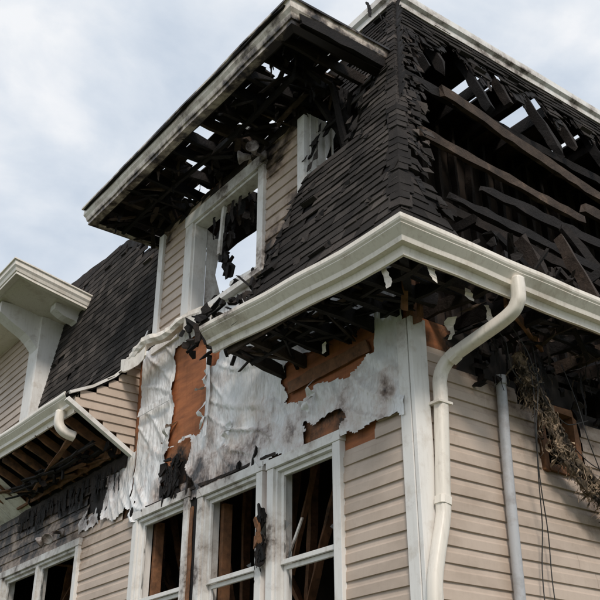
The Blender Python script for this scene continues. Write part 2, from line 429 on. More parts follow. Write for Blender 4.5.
box(mb,(-3.58,.14,2.4),(-3.51,.30,4.3),ch=.0); box(mb,(-4.51,.14,2.4),(-4.45,.24,4.3),ch=.2); box(mb,(-3.08,.14,2.4),(-3.02,.24,4.2),ch=.4)
for yy in (1.47,1.93): box(mb,(-.08,yy-.03,4.02),(.05,yy+.03,4.68),ch=.2,jit=.006)
box(mb,(-.08,1.5,4.04),(.052,1.9,4.1),ch=.2,jit=.006); box(mb,(-.08,1.5,4.6),(.05,1.9,4.66),ch=.4,jit=.006)
box(mb,(-.05,1.5,4.3),(.0,1.9,4.34),ch=.2,jit=.006)
mb.obj('interior_lumber',M_stud,house)

# ---------------------------------------------------------------- eaves, gutters
def sweep(mb,prof,stations,ch=0.0):
    m=len(prof); vs=[st(o,z) for st in stations for (o,z) in prof]; fs=[]
    for i in range(len(stations)-1):
        for j in range(m-1): fs.append((i*m+j,(i+1)*m+j,(i+1)*m+j+1,i*m+j+1))
    mb.add(vs,fs,ch,.9)
def sagL(x): return .17*max(0,(.3-x))/2.1 if x<.3 else 0
G=[(.745,5.30),(.745,5.04),(.775,5.035),(.78,5.07),(.79,5.10),(.84,5.105),(.85,5.14),(.872,5.175),(.90,5.20),(.918,5.22),(.925,5.235),(.925,5.268),(.912,5.27),(.908,5.255),(.905,5.2),(.84,5.13),(.79,5.13),(.775,5.27)]
def stL(x): return lambda o,z:(x,-o+.010*nz(x*2,z*4,0),z+sagL(x)+.010*nz(x*1.7,0,5))
def stR(y): return lambda o,z:(o+.012*nz(y*2,z*4,3),y,z+.012*nz(y*1.5,0,8))
stations=[stL(x) for x in [-1.85+.15*i for i in range(17)]]+[lambda o,z:(o,-o,z)]+[stR(y) for y in [-.6+.2*i for i in range(56)]]
def gch(x,y,z):
    c=.0
    if y>.9: c=.22+.15*nz(y,0,0)
    if x<-1.2: c=max(c,.3)
    if 2.0<y<4: c=.45
    return c if z<5.25 else c+.12
mb=MB(); sweep(mb,G,stations,gch)
e=[stL(-1.852)(o,z) for o,z in G[5:17]]; mb.add(e,[tuple(range(len(e)))],.3)
GL=[(o+.0,z+.55) for o,z in G]
def stW(x): return lambda o,z:(x,-o+.006*nz(x*2,z*4,0),z+.008*nz(x,0,5)+(-5-x)*.03)
sweep(mb,GL,[stW(-12+.2*i) for i in range(36)],lambda x,y,z:.08)
e=[stW(-5.0)(o,z) for o,z in G[5:17]]; e=[(a,b_,c_+.55) for a,b_,c_ in e]; mb.add(e,[tuple(range(len(e)))],.1)
mb.obj('roof_gutter',M_white,house,smooth=False)
mb=MB(); tube(mb,[(-5.25,-.85,5.66),(-5.25,-.85,5.5),(-5.22,-.78,5.40),(-5.2,-.65,5.36)],.05,12,.12,sq=.6)
mb.obj('gutter_outlet',M_white,house,smooth=True)

mb=MB()
tube(mb,[(-5.0,-.1,6.42),(-4.7,-.22,6.3),(-4.3,-.26,6.38),(-3.9,-.2,6.34),(-3.5,-.15,6.42),(-3.1,-.1,6.36)],.07,8,lambda x,y,z:.2+.3*max(0,x+3.8),jit=.012)
box(mb,(-4.56,-.06,6.36),(-3.9,-.013,6.48),ch=.2)
beam(mb,(-4.9,-.25,6.28),(-4.1,-.35,6.2),.012,.16,jit=.01,ch=.2,bend=.1)
beam(mb,(-3.5,-.2,6.3),(-2.6,-.35,6.1),.012,.14,jit=.012,ch=.35,bend=.1)
mb.obj('twisted_flashing',M_white,house,smooth=False)

mb=MB()
for x in [-1.75+.33*i for i in range(8)]:
    beam(mb,(x,-.73,5.13+sagL(x)),(x+U(-.03,.03),.1,5.16),.05,.12,jit=.01,ch=1)
for y in [-.5+.36*i for i in range(32)]:
    if R()<.85: beam(mb,(.73,y,5.15),(-.2,y+U(-.05,.05),5.18+U(-.03,.03)),.045,.12,jit=.012,bend=.03)
beam(mb,(-.05,.05,5.2),(.72,-.72,5.15),.06,.13,jit=.012)
beam(mb,(-1.8,-.4,5.2),(.5,-.4,5.17),.04,.05,jit=.012,bend=.05); beam(mb,(.4,-.4,5.17),(.4,5,5.14),.04,.06,jit=.012,bend=.08)
beam(mb,(.68,-.5,5.2),(.68,8,5.2),.04,.2,jit=.012,seg=.12)
beam(mb,(-1.7,-.7,5.24),(.6,-.7,5.2),.03,.16,jit=.01)
for k in range(9):
    o=.06+.075*k
    if k in(3,6): continue
    a=-1.7+U(0,.4) if k<7 else -1.7; b=-.0+o-U(.05,.5)
    beam(mb,(a,-o,5.2+sagL(-1.5)*.5),(b,-o,5.2),.068,.012,jit=.005,bend=.02)
for k in range(80):
    y=U(.3,7); o=U(.0,.75); beam(mb,(o,y,5.2+U(-.1,.1)),(o+U(-.3,.3),y+U(-.7,.7),5.15+U(-.2,.12)),U(.02,.06),.02,jit=.012,taper=(.4,.3))
for k in range(30):
    x=U(-1.7,.4); beam(mb,(x,-U(.0,.7),5.15+U(-.02,.12)),(x+U(-.5,.5),-U(.0,.7),5.13+U(-.05,.12)),U(.015,.04),.02,jit=.010,taper=(.4,.3))
for k in range(160):
    y=U(.6,7); o=U(.02,.35); shard(mb,(o,y,5.1+U(-.15,.1)),U(.1,.5),U(.012,.05),(U(-.15,.15),U(-.25,.25),-1),(U(-.5,.5),1,0),1,.08)
for k in range(80):
    y=U(.6,5); lump(mb,(.06+U(0,.08),y,4.78+U(-.2,.25)),U(.05,.15),U(.08,.2),U(.03,.08),1,U(0,.8))
beam(mb,(-.06,.5,4.98),(-.06,8,5.02),.1,.07,jit=.02,bend=.04)
for y in [.6+.38*i for i in range(20)]: beam(mb,(-.07,y,4.5),(-.07,y+U(-.04,.04),5.0),.05,.09,jit=.012)
mb.obj('charred_eaves',M_char,house)
mb=MB()
beam(mb,(.2,-.25,4.98),(.3,-.32,5.3),.05,.03,jit=.005,ch=.3)
beam(mb,(.02,.02,5.0),(.05,-.0,5.9),.09,.09,jit=.01,ch=.35); beam(mb,(.12,.0,5.02),(.16,-.02,5.7),.03,.05,jit=.006,ch=.1)
beam(mb,(-.5,-.03,4.99),(-1.65,-.03,4.98),.02,.12,jit=.01,ch=.2)
beam(mb,(.6,.5,5.12),(.2,1.4,5.1),.03,.09,jit=.01,ch=.3); beam(mb,(.1,.5,4.86),(.12,.75,5.05),.03,.05,jit=.01,ch=.2)
mb.obj('exposed_lumber',M_stud,house)
mb=MB()
for p,l,w,s in (((.5,-.72,5.08),.2,.14,(1,0,0)),((.72,-.45,5.1),.16,.14,(0,1,0)),((.55,.35,5.05),.2,.12,(.3,1,0)),((-.9,-.2,5.12),.1,.1,(1,0,0)),((.62,.05,5.08),.12,.09,(0,1,0)),((.3,.2,5.0),.2,.12,(1,1,0))):
    shard(mb,p,l,w,(U(-.3,.3),U(-.2,.2),-1),s,.2,.15)
mb.obj('soffit_scraps',M_white,house,smooth=False)

# ---------------------------------------------------------------- shingle roofs
SL=2.61
def off(z): return .85-(z-5.3)/SL
def shingle_row(mb,surf,rng,keep,v0,v1,dv,tab=.22,chf=None,calm=1.0):
    v=v0; row=0
    while v<v1:
        a,b=rng(v)
        u=a-(row%2)*tab*.5-U(0,.05)
        while u<b:
            w=tab*U(.7,1.35); ua=max(u,a); ub=min(u+w,b); u+=w
            if ub-ua<.03: continue
            if not keep((ua+ub)/2,v): continue
            q=R(); l=.010+U(0,.008)*calm; lift=l+(U(.01,.04) if q<.05*calm else 0)
            if q>1-.015*calm: continue
            dj=U(-.014,.014)*calm; d2=dj+U(-.006,.006)*calm
            p=[surf(ua,v-dj,lift),surf(ub-.004,v-d2,lift+U(-.003,.004)),surf(ub-.004,v+dv*1.1,.002),surf(ua,v+dv*1.1,.002),surf(ua,v-dj,0),surf(ub-.004,v-d2,0)]
            mb.add(p,[(0,1,2,3),(4,5,1,0),(4,0,3),(1,5,2)],chf((ua+ub)/2,v) if chf else 0)
        v+=dv; row+=1
nl=Vector((0,-.934,.358)); nr=Vector((.934,0,.358))
def sfL(u,z,l): return Vector((min(u,off(z)) if u>.2 else u,-off(z)+.015*nz(u*1.5,z*1.5,3),z))+nl*l
def sfR(u,z,l): return Vector((off(z)+.015*nz(u*1.5,z*1.5,6),max(u,-off(z)),z))+nr*l
def xl(z):
    j=.07*nz(z*4,2,2)+.04*nz(z*11,0,0)
    if z<5.6: return -1.25+j-(5.6-z)*.5
    if z<7.4: return -1.22+j
    return -1.42
def hole1(u,z):
    return 7.0<z<8.2 and u<-.5+.3*nz(u*3,z*3,0) and fb(u*3,z*2.2,5,1.3)>-.2
def keepL(u,z):
    if hole1(u,z): return False
    if z>7.6 and z<9 and u>-.25 and fb(u*4,z*3,2,1.2)>.55: return False
    return True
mS=MB()
shingle_row(mS,sfL,lambda z:(xl(z),off(z)),keepL,5.3,9.86,.105,.2,lambda u,z: max(0,.9-abs(u-xl(z))*2)+max(0,(z-8.3)*.5)+(.4 if fb(u,z,1,1.3)>.35 else 0))
def keepR(u,z):
    d=u+off(z)
    n_=fb(u*1.6,z*1.6,9,1.4)+.35*nz(u*9,z*9,2)
    if d<.20+.18*n_+max(0,(6.2-z))*.4+ (max(0,z-8.9)*.4): return True
    if z>9.25+.35*fb(u*2.2,0,4,1.2)+ .15*math.sin(u*9)+.14*nz(u*14,z,0) and not (2.0<u<2.5 and z<9.45): return True
    return False
shingle_row(mS,sfR,lambda z:(-off(z),11),keepR,5.3,9.86,.105,.2,lambda u,z:.5+.5*max(0,nz(u*2,z*2,2)))
PR=[(.9,5.78),(.62,5.92),(.35,6.12),(.08,6.42),(-.06,6.85),(-.17,7.5),(-.30,8.3),(-.47,9.4)]
def prof(z):
    for (o0,z0_),(o1,z1_) in zip(PR,PR[1:]):
        if z<=z1_: t=(z-z0_)/(z1_-z0_); return o0+(o1-o0)*t
    return PR[-1][0]
def wtop(x): return min(9.2,8.3+max(0,(-5.1-x))*.46)+.03*fb(x*2,0,1,1)
def xr(z): return (-4.96+ (z-5.78)*.3 if z<6.5 else -4.75-(z-6.5)*.17)+.03*nz(z*6,1,0)
def keepW(u,z):
    if z>wtop(u): return False
    if u<-8.62 and z>6.7: return False
    return True
def sfW(u,z,l): return Vector((u,-prof(z)-l,z+(.4*l if z>6.4 else l)+(-5-u)*.03*(1 if z<6.5 else 0)))
shingle_row(mS,sfW,lambda z:(-12,xr(z)),keepW,5.8,6.5,.062,.2,None,.4)
shingle_row(mS,sfW,lambda z:(-12,xr(z)),keepW,6.5,9.4,.11,.2,lambda u,z:max(0,.6-(wtop(u)-z)*2.5),.4)
mS.obj('roof_shingles',M_shin,house)
mb=MB()
def under(surf,a,b,z0,z1,keep,st=.1,lift=-.02,rng=None):
    nu=int((b-a)/st); nv=int((z1-z0)/st); vs=[surf(a+(b-a)*i/nu,z0+(z1-z0)*j/nv,lift) for i in range(nu+1) for j in range(nv+1)]; fs=[]
    for i in range(nu):
        for j in range(nv):
            u=a+(b-a)*(i+.5)/nu; z=z0+(z1-z0)*(j+.5)/nv
            if rng:
                r=rng(z)
                if u<r[0] or u>r[1]: continue
            if keep(u,z): fs.append((i*(nv+1)+j,(i+1)*(nv+1)+j,(i+1)*(nv+1)+j+1,i*(nv+1)+j+1))
    mb.add(vs,fs,1,.3)
under(sfL,-1.5,.85,5.3,9.86,keepL,.08,rng=lambda z:(xl(z)+.03,off(z)+.08))
under(sfR,-.85,11,5.3,9.86,keepR,.05,rng=lambda z:(-off(z),11))
under(sfW,-12,-4.7,5.8,9.4,keepW,.1,rng=lambda z:(-12,xr(z)-.02))
mb.obj('roof_sheathing',M_char,house,solid=.015)
mb=MB(); z=5.32
while z<9.8:
    o=off(z)+.015+U(0,.008); o2=off(z+.2)+.012; q=U(.10,.15)
    if R()<.93: mb.add([(o-.0,-o-.0,z),(o-q,-o,z+.02),(o2-q,-o2,z+.2),(o2,-o2,z+.2),(o,-o+q,z+.02),(o2,-o2+q,z+.2)],[(0,3,2,1),(0,4,5,3)],U(.1,.7))
    z+=.105
mb.obj('hip_shingles',M_shin,house,solid=.01)

mb=MB()
T=[(-.98,9.82),(-.86,9.82),(-.86,9.9),(-.82,9.93),(-.82,10.02),(-1.0,10.03)]
st=[(lambda x:(lambda o,z:(x,-o,z)))(x) for x in [-4.6+.3*i for i in range(12)]]+[lambda o,z:(o,-o,z)]+[(lambda y:(lambda o,z:(o,y,z+.01*nz(y,0,0))))(y) for y in [1.1+.3*i for i in range(34)]]
sweep(mb,T,st,lambda x,y,z:.42+.3*nz(x*2,y*2,0) if z<9.99 else .25)
mb.obj('top_cornice',M_trim,house)
mb=MB()
for a_,b_ in ((1.0,2.5),(2.9,3.5),(3.75,4.6),(4.7,9)): box(mb,(-2.3,a_,9.78),(-.97,b_,9.81))
for a_,b_ in ((2.5,2.9),(3.5,3.75),(4.6,4.7)): box(mb,(-2.3,a_,9.78),(-1.75,b_,9.81))
for k in range(14): beam(mb,(-.98,1.0+.55*k,9.68),(-2.2,1.0+.55*k,9.68),.05,.18,jit=.012,seg=.25)
for y,zb,zt in ((1.0,8.6,9.6),(1.35,8.8,9.7),(1.9,8.4,9.7),(2.45,8.9,9.7),(3.0,8.2,9.7),(3.55,8.7,9.7),(4.1,8.3,9.7),(4.7,8.8,9.7),(5.3,5.3,9.7),(5.9,8.2,9.7),(6.5,5.3,9.7),(1.6,5.25,6.2),(2.6,5.25,6.0),(3.6,5.25,6.5),(4.4,5.25,6.3),(.9,5.25,5.9)):
    beam(mb,(off(zb)-.1,y+U(-.03,.03),zb),(off(zt)-.1,y,zt),.045,.11,(1,0,0),jit=.012,taper=(.4,1) if zt>9 else (1,.3),bend=.02)
for (a,b,w,h,r_) in (((-.38,1.05,8.24),(-.42,5.2,7.72),.05,.13,.97),((-.4,.7,7.55),(-.35,3.2,7.38),.05,.11,.95),((-.2,1.3,7.0),(-.1,5.5,6.85),.05,.12,.6),((-.9,.9,8.8),(-.8,5.5,8.65),.05,.12,.5),
  ((0.0,.6,6.5),(.1,4.2,6.3),.05,.1,.4),((-1.2,1.0,6.9),(-1.0,6,6.6),.1,.12,.8),((-1.6,.8,7.9),(-1.3,6,7.4),.1,.14,.7),((-.1,2.4,6.9),(.3,3.3,5.5),.05,.1,.6),((-.15,2.9,7.35),(0,6,7.1),.06,.14,.93)):
    beam(mb,a,b,w,h,jit=.012,bend=.02,taper=(.5,.5),rnd=r_)
for k in range(26):
    y=1.2+.3*k; beam(mb,(-2.1,y,5.2),(-2.1,y,9.7),.05,.1,jit=.01,rnd=U(.3,.85))
for k in range(10):
    y=1.2+.7*k; beam(mb,(-2.1,y,7.3),(U(-1.3,-.6),y+U(-.2,.2),7.3+U(-.3,.1)),.05,.12,jit=.01,taper=(1,.3),rnd=U(0,.6))
for k in range(40):
    y=U(.8,7.5); z=5.3+1.8*R()**1.8; x=off(z)-U(.2,1.5)
    beam(mb,(x,y,z),(x+U(-.4,.4),y+U(-1,1),z+U(-.3,.3)),U(.02,.06),U(.03,.1),jit=.012,taper=(.3,.2),bend=.02,rnd=U(0,.9))
for k in range(150):
    y=U(.1,7); z=5.25+U(0,.42); x=off(z)-U(.0,.7)
    beam(mb,(x,y,z),(x+U(-.2,.2),y+U(-.35,.35),z+U(-.15,.15)),U(.02,.1),U(.015,.05),jit=.014,taper=(.6,.5),seg=.1,rnd=U(0,.85))
for k in range(170):
    y=U(.1,7); z=5.25+U(0,.35); x=off(z)-U(.0,.4); lump(mb,(x,y,z),U(.08,.24),U(.05,.2),U(.05,.12),1,U(0,.8))
for k in range(200):
    y=U(.3,8); z=9.25+.35*fb(y*2.2,0,4,1.2)+.15*math.sin(y*9)+.12
    shard(mb,(off(z)-.01+U(-.03,.01),y,z),U(.04,.28),U(.03,.13),(.25+U(-.1,.1),U(-.15,.15),-1),(0,1,0),1,.06,U(.1,.9))
for k in range(60):
    z=U(5.9,9.2); d=.22; shard(mb,(off(z)+.02,-off(z)+d+U(-.1,.12),z),U(.05,.18),U(.04,.13),(.3,U(0,.5),-1),(0,1,.3),1,.08,U(.1,.9))
for k in range(150):
    y=2.3+random.gauss(0,.4); x=U(.72,.92); lump(mb,(x,y,5.3+U(-.02,.14)*max(.2,1-abs(y-2.3))),U(.04,.15),U(.03,.1),U(.03,.09),1,U(0,.8))
for k in range(60):
    y=U(.3,6); x=U(.7,.93); z=5.29+U(0,.03)
    beam(mb,(x,y,z),(x+U(-.12,.05),y+U(-.2,.2),z+U(-.02,.03)),U(.02,.06),U(.01,.03),jit=.01,taper=(.6,.6),seg=.06,rnd=U(0,.8))
for k in range(80):
    x=U(-2.5,-1.25); lump(mb,(x,-U(.1,.8),5.45+sagL(x)*.3+U(-.08,.22)),U(.06,.22),U(.05,.16),U(.04,.1),1,U(0,.85))
for k in range(60):
    x=U(-2.9,-1.5); y=-U(.05,.5); lump(mb,(x,y,6.02+U(-.1,.22)-abs(y)*.5),U(.06,.22),U(.05,.15),U(.04,.1),1,U(0,.85))
for k in range(30):
    x=U(-2.8,-1.3); a_=Vector((x,-U(.1,.6),5.75+U(-.2,.3))); beam(mb,a_,a_+Vector((U(-.35,.35),U(-.15,.15),U(-.2,.2))),U(.02,.07),U(.012,.03),jit=.012,taper=(.7,.5),rnd=U(0,.85))
mb.obj('charred_roof_framing',M_char,house)
mb=MB()
for k in range(50):
    z=U(5.5,9.3); u=xl(z)+U(-.05,.05) if k%2 else U(-1.2,off(z))
    p=sfL(u,z,.02); a=U(.05,.11)
    mb.add([p,p+Vector((a,-U(0,.03),U(-.03,.03))),p+Vector((a*U(.7,1.1),-U(0,.04),-a)),p+Vector((U(-.02,.02),-U(.01,.05),-a*U(.7,1)))],[(0,1,2,3)],U(0,.8))
for k in range(45):
    z=U(5.6,8.9); p=Vector((off(z)+.02,-off(z)+.2+max(0,6.2-z)*.4+U(-.14,.08),z)); a=U(.04,.11)
    mb.add([p,p+Vector((U(0,.04),a,U(-.03,.03))),p+Vector((U(.02,.08),a*U(.6,1.1),-a)),p+Vector((U(.02,.06),0,-a*U(.6,1)))],[(0,1,2,3)],U(0,.8))
mb.obj('loose_shingles',M_shin,house,solid=.006)

# ---------------------------------------------------------------- main dormer roof
mb=MB()
F=[(.80,8.16),(.90,8.15),(.90,8.20),(.915,8.205),(.93,8.26),(.955,8.30),(.955,8.39),(.98,8.395),(.98,8.42),(.9,8.43)]
X0,X1=-4.2,-1.35
st=[(lambda y:(lambda o,z:(X0-o+.12,y,z)))(y) for y in (.9,.5,.1,-.3)]+[lambda o,z:(X0-o+.12,-o,z)]
st+=[(lambda x:(lambda o,z:(x,-o+.010*nz(x*2,0,0),z+.014*nz(x*1.3,0,0))))(x) for x in [-4.7+.25*i for i in range(16)]]
st+=[lambda o,z:(X1+o,-o,z)]+[(lambda y:(lambda o,z:(X1+o,y,z)))(y) for y in (-.6,-.2,.1,.35)]
def fch(x,y,z):
    c=.16+.22*max(0,nz(x*1.5,y*1.5,z*6))
    if z<8.22: c+=.45
    elif z<8.31: c+=.2
    elif z>8.392: c+=.4
    if y>-.85 and x>-1: c+=.25
    if x>-1.6: c+=.12
    return c
sweep(mb,F,st,fch)
mb.obj('dormer_fascia',M_white,house)
mb=MB()
for i in range(15):
    x=-4.9+.32*i
    beam(mb,(x,-.82,8.24+U(-.02,.02)),(x+U(-.04,.04),U(.5,1.3),8.22+U(-.05,.05)),.045,.13,jit=.010,bend=.02,taper=(1,.4))
beam(mb,(-4.9,-.8,8.25),(-.5,-.8,8.25),.04,.16,jit=.01)
beam(mb,(-.56,-.8,8.25),(-.56,.4,8.25),.04,.16,jit=.01)
beam(mb,(-4.95,-.8,8.25),(-4.95,.8,8.25),.04,.14,jit=.01)
beam(mb,(-4.5,.02,8.1),(-1.4,.02,8.1),.1,.1,jit=.012); beam(mb,(-4.9,-.42,8.17),(-1.0,-.42,8.15),.04,.06,jit=.012,bend=.04)
for k in range(16):
    y=-.92+.132*k
    a=-4.98; b=-.47
    segs=[(a,b)]
    if k in (2,3): segs=[(a,-2.75+U(-.1,.1)),(-2.4+U(-.1,.1),-1.35),(-1.2,b)]
    if k==4: segs=[(a,-3.3),(-3.05,-1.45),(-1.1,b)]
    if k==5: segs=[(a,-3.4),(-3.1,-2.3),(-2.1,b)]
    if k in (7,8): segs=[(a,-4.0+U(-.1,.1)),(-3.6,-2.2),(-1.85+U(-.1,.1),-1.0)]
    if k==9: segs=[(a,-4.4),(-4.1,-2.9),(-2.5,-1.2)]
    if k>10: segs=[(a+U(0,.6),-3.4+U(-.4,.3)),(-2.2+U(-.4,.4),-1.0)]
    for s0,s1 in segs: beam(mb,(s0,y,8.36),(s1,y,8.36+U(-.01,.01)),.129,.02,jit=.012,seg=.2,bend=.01)
for k in range(70):
    x=U(-4.8,-.7); y=U(-.75,.3); shard(mb,(x,y,8.25),U(.06,.28),U(.03,.1),(U(-.25,.25),U(-.2,.2),-1),(1,U(-1,1),0),1,.06)
for k in range(70):
    x=U(-4.7,-.8); y=U(-.7,.1); y2=max(-.78,min(.3,y+U(-.4,.4))); x2=max(-4.85,min(-.65,x+U(-.5,.5)))
    beam(mb,(x,y,8.2),(x2,y2,8.12+U(-.1,.1)),U(.02,.07),.02,jit=.010,taper=(.5,.4))
for k in range(10):
    beam(mb,(U(-1.35,-.7),U(-.1,.5),8.15),(U(-1.3,-.6),U(.2,.6),7.2+U(-.2,.5)),.04,.05,jit=.01,taper=(1,.4))
for k in range(5): beam(mb,(U(-3.5,-2.0),U(.6,1.4),8.2),(U(-3.5,-2.0),U(.6,1.4),7.4+U(0,.5)),.05,.07,jit=.010,taper=(1,.4),bend=.05)
for k in range(34): shard(mb,(U(-3.4,-2.3),U(.0,.5),7.84),U(.1,.38),U(.05,.16),(U(-.15,.15),0,-1),(1,.2,0),1,.08)
for k in range(8): shard(mb,(-2.28+U(-.05,.02),U(.0,.12),7.6-U(0,.7)),U(.1,.3),U(.03,.08),(U(-.15,.15),0,-1),(1,.2,0),1,.08)
for k in range(30): lump(mb,(U(-3.7,-2.3),U(-.05,.15),6.53+U(0,.06)),U(.06,.2),U(.04,.12),U(.04,.1),1,U(0,.8))
for k in range(22): lump(mb,(-3.15+U(-.12,.14),.1+U(-.03,.03),7.15+U(-.25,.5)),U(.06,.2),U(.1,.28),.03,1,U(0,.7),True)
mb.obj('dormer_char',M_char,house)
mb=MB()
box(mb,(-1.50,-.06,6.3),(-1.38,-.013,8.05),ch=lambda x,y,z:.2+max(0,7.3-z)*.5)
box(mb,(-4.56,-.06,6.45),(-4.44,-.013,8.05),ch=.1)
mb.add([(-1.40,-.02,7.3),(-1.40,.15,7.3),(-1.40,.42,8.1),(-1.40,-.02,8.1)],[(0,1,2,3)],.15)
for k in range(4): box(mb,(-1.395,.02+.1*k,7.35+.1*k),(-1.372,.035+.1*k,8.08),ch=.25)
mb.obj('dormer_corner_trim',M_trim,house,bevel=.003)
mb=MB()
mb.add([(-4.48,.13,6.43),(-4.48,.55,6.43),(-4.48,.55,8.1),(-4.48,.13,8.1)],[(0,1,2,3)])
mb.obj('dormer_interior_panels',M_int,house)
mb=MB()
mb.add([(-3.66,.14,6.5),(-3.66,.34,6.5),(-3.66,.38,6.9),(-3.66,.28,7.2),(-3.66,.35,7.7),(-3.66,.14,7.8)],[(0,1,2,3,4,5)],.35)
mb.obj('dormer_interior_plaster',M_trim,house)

# ---------------------------------------------------------------- left wing cheek, soffit
mb=MB()
e=.11
zz=5.2;k=0
while zz<6.42:
    z_=zz+.03
    ya=(-.9*(z_-5.2)/.52) if z_<5.72 else -max(0,prof(z_+.06)-0.02)
    for i in range(6):
        a=ya+(0-ya)*i/6;b=ya+(0-ya)*(i+1)/6
        mb.add([(-4.93,a,zz),(-4.905,a,zz),(-4.925,a,zz+e),(-4.93,b,zz),(-4.905,b,zz),(-4.925,b,zz+e)],[(0,3,4,1),(1,4,5,2)],.1,.5+.05*k%1)
    zz+=e;k+=1
mb.obj('eave_end_siding',M_siding,house)
mb=MB()
beam(mb,(-4.92,-.92,5.70),(-4.92,.0,5.17),.05,.07,(1,0,0),ch=.2)
for (p0,p1) in zip(PR[:4],PR[1:5]): beam(mb,(-4.90,-p0[0],p0[1]+.0),(-4.90,-p1[0],p1[1]+.0),.03,.035,(1,0,0),ch=.2)
for a in range(18):
    xa=-12+a*.4; xb=xa+.39
    if xa>-8.3: continue
    mb.add([(xa,-.74,5.60+(-5-xa)*.03),(xb,-.74,5.60+(-5-xb)*.03),(xb,-.0,5.2),(xa,-.0,5.2)],[(0,1,2,3)],.3)
mb.obj('wing_soffit',M_trim,house,solid=.006)
mb=MB()
for i in range(18): beam(mb,(-11.8+.4*i,-.74,5.66),(-11.8+.4*i,.1,5.26),.04,.1,jit=.01,ch=.5)
for k in range(8): beam(mb,(U(-8.5,-5.2),-U(.1,.7),5.45),(U(-8.5,-5.2),-U(.0,.3),5.25),.07,.02,jit=.01,ch=.5)
beam(mb,(-8.4,-.1,5.3),(-5.1,-.1,5.3),.03,.12,jit=.01,ch=.3)
mb.obj('wing_rafter_tails',M_stud,house)
mb=MB()
mb.add([(-8.4,-.7,5.80),(-5.0,-.7,5.72),(-5.0,.0,6.2),(-8.4,0,6.2)],[(0,1,2,3)],1,.1)
# burnt wall boards & laths under the wing eave
beam(mb,(-8.4,-.03,5.12),(-5.0,-.03,5.14),.03,.16,jit=.012,seg=.08); beam(mb,(-8.4,-.035,4.97),(-5.5,-.035,5.0),.02,.10,jit=.012,seg=.08,taper=(1,.3))
for k in range(46): shard(mb,(-8.3+k*.07+U(-.05,.05),-.05-U(0,.03),5.1+U(-.05,.08)),U(.08,.38),U(.04,.13),(U(-.12,.12),0,-1),(1,0,0),1,.05,U(0,.7))
for k in range(30): beam(mb,(U(-8.2,-5.1),-U(.05,.5),5.34+U(-.05,.05)),(U(-8.2,-5.1),-U(.05,.5),5.34+U(-.08,.05)),U(.02,.06),.02,jit=.01,taper=(.6,.5),rnd=U(0,.8))
for k in range(30): lump(mb,(U(-8.0,-5.1),-.05-U(0,.4),5.3+U(-.1,.06)),U(.08,.3),U(.04,.12),.03,1,U(0,.8))
for a,b in (((-9.5,.55,9.45),(-6.3,.5,9.15)),((-6.9,.5,9.2),(-5.2,.35,8.6)),((-6.9,.7,9.5),(-6.8,.5,8.9)),((-6.0,.5,9.0),(-5.0,.5,8.3))):
    beam(mb,a,b,.08,.12,jit=.012,bend=.02)
for k in range(6):
    x=U(-7.5,-5); z=wtop(x); beam(mb,(x,.35+(z-8.5)*.1,z-.1),(x+U(-.15,.15),.4,z+U(.0,.06)),U(.03,.12),.02,jit=.012,taper=(1,.3),seg=.06)
mb.obj('wing_char',M_char,house)
mb=MB(); quad(mb,(-12,.9,5.2),(-5.2,.9,5.2),(-5.2,.9,8.3),(-12,.9,9.0)); mb.obj('wing_attic_wall',M_int,house)

# ---------------------------------------------------------------- left dormer
mb=MB()
st=[(lambda x:(lambda o,z:(x,-o,z+.62)))(x) for x in (-12,-11,-10,-9)]+[lambda o,z:(-8.53+o,-o,z+.62)]+[(lambda y:(lambda o,z:(-8.53+o,y,z+.62-(y+.95)*.2)))(y) for y in (-.6,-.2,.2,.65)]
F2=[(o,8.16+(z-8.16)*.85-.15) for o,z in F]
sweep(mb,F2,st,.08)
mb.add([(-12,-.9,8.66),(-7.64,-.9,8.66),(-7.64,.6,8.4),(-12,.6,8.55)],[(0,1,2,3)],.12)
mb.obj('side_dormer_cornice',M_white,house)
mb=MB()
box(mb,(-8.95,-.07,6.7),(-8.6,-.013,8.6),ch=.05); box(mb,(-8.6,-.068,6.7),(-8.555,.4,8.5),ch=.05)
def bracket(x,y0_,y1_,zt,h,t=.1):
    n=8; vs=[]
    for sx in (-t/2,t/2):
        vs.append((x+sx,y0_,zt)); vs.append((x+sx,y1_,zt))
        for i in range(n+1):
            a=i/n; y=y1_+(y0_-y1_)*a; z=zt-h*(.25+.75*a**1.5)-(.04*math.sin(a*6))
            vs.append((x+sx,y,z))
    m_=n+3
    fs=[tuple(range(m_))[::-1],tuple(range(m_,2*m_))]
    for i in range(m_): fs.append((i,(i+1)%m_,m_+(i+1)%m_,m_+i))
    mb.add(vs,fs,.12)
bracket(-8.75,-.02,-.75,8.6,.75,.28); bracket(-8.05,.45,-.1,8.5,.4,.2)
mb.obj('side_dormer_trim',M_trim,house,bevel=.004)
mb=MB(); siding(mb,pL,lambda z:[(-12,-8.95)],6.6,8.55,chf=lambda x,y,z:.1)
mb.add([(-8.56,-.0,6.4),(-8.56,.6,6.4),(-8.56,.6,8.6),(-8.56,0,8.6)],[(0,1,2,3)],.1)
mb.obj('side_dormer_siding',M_siding,house)

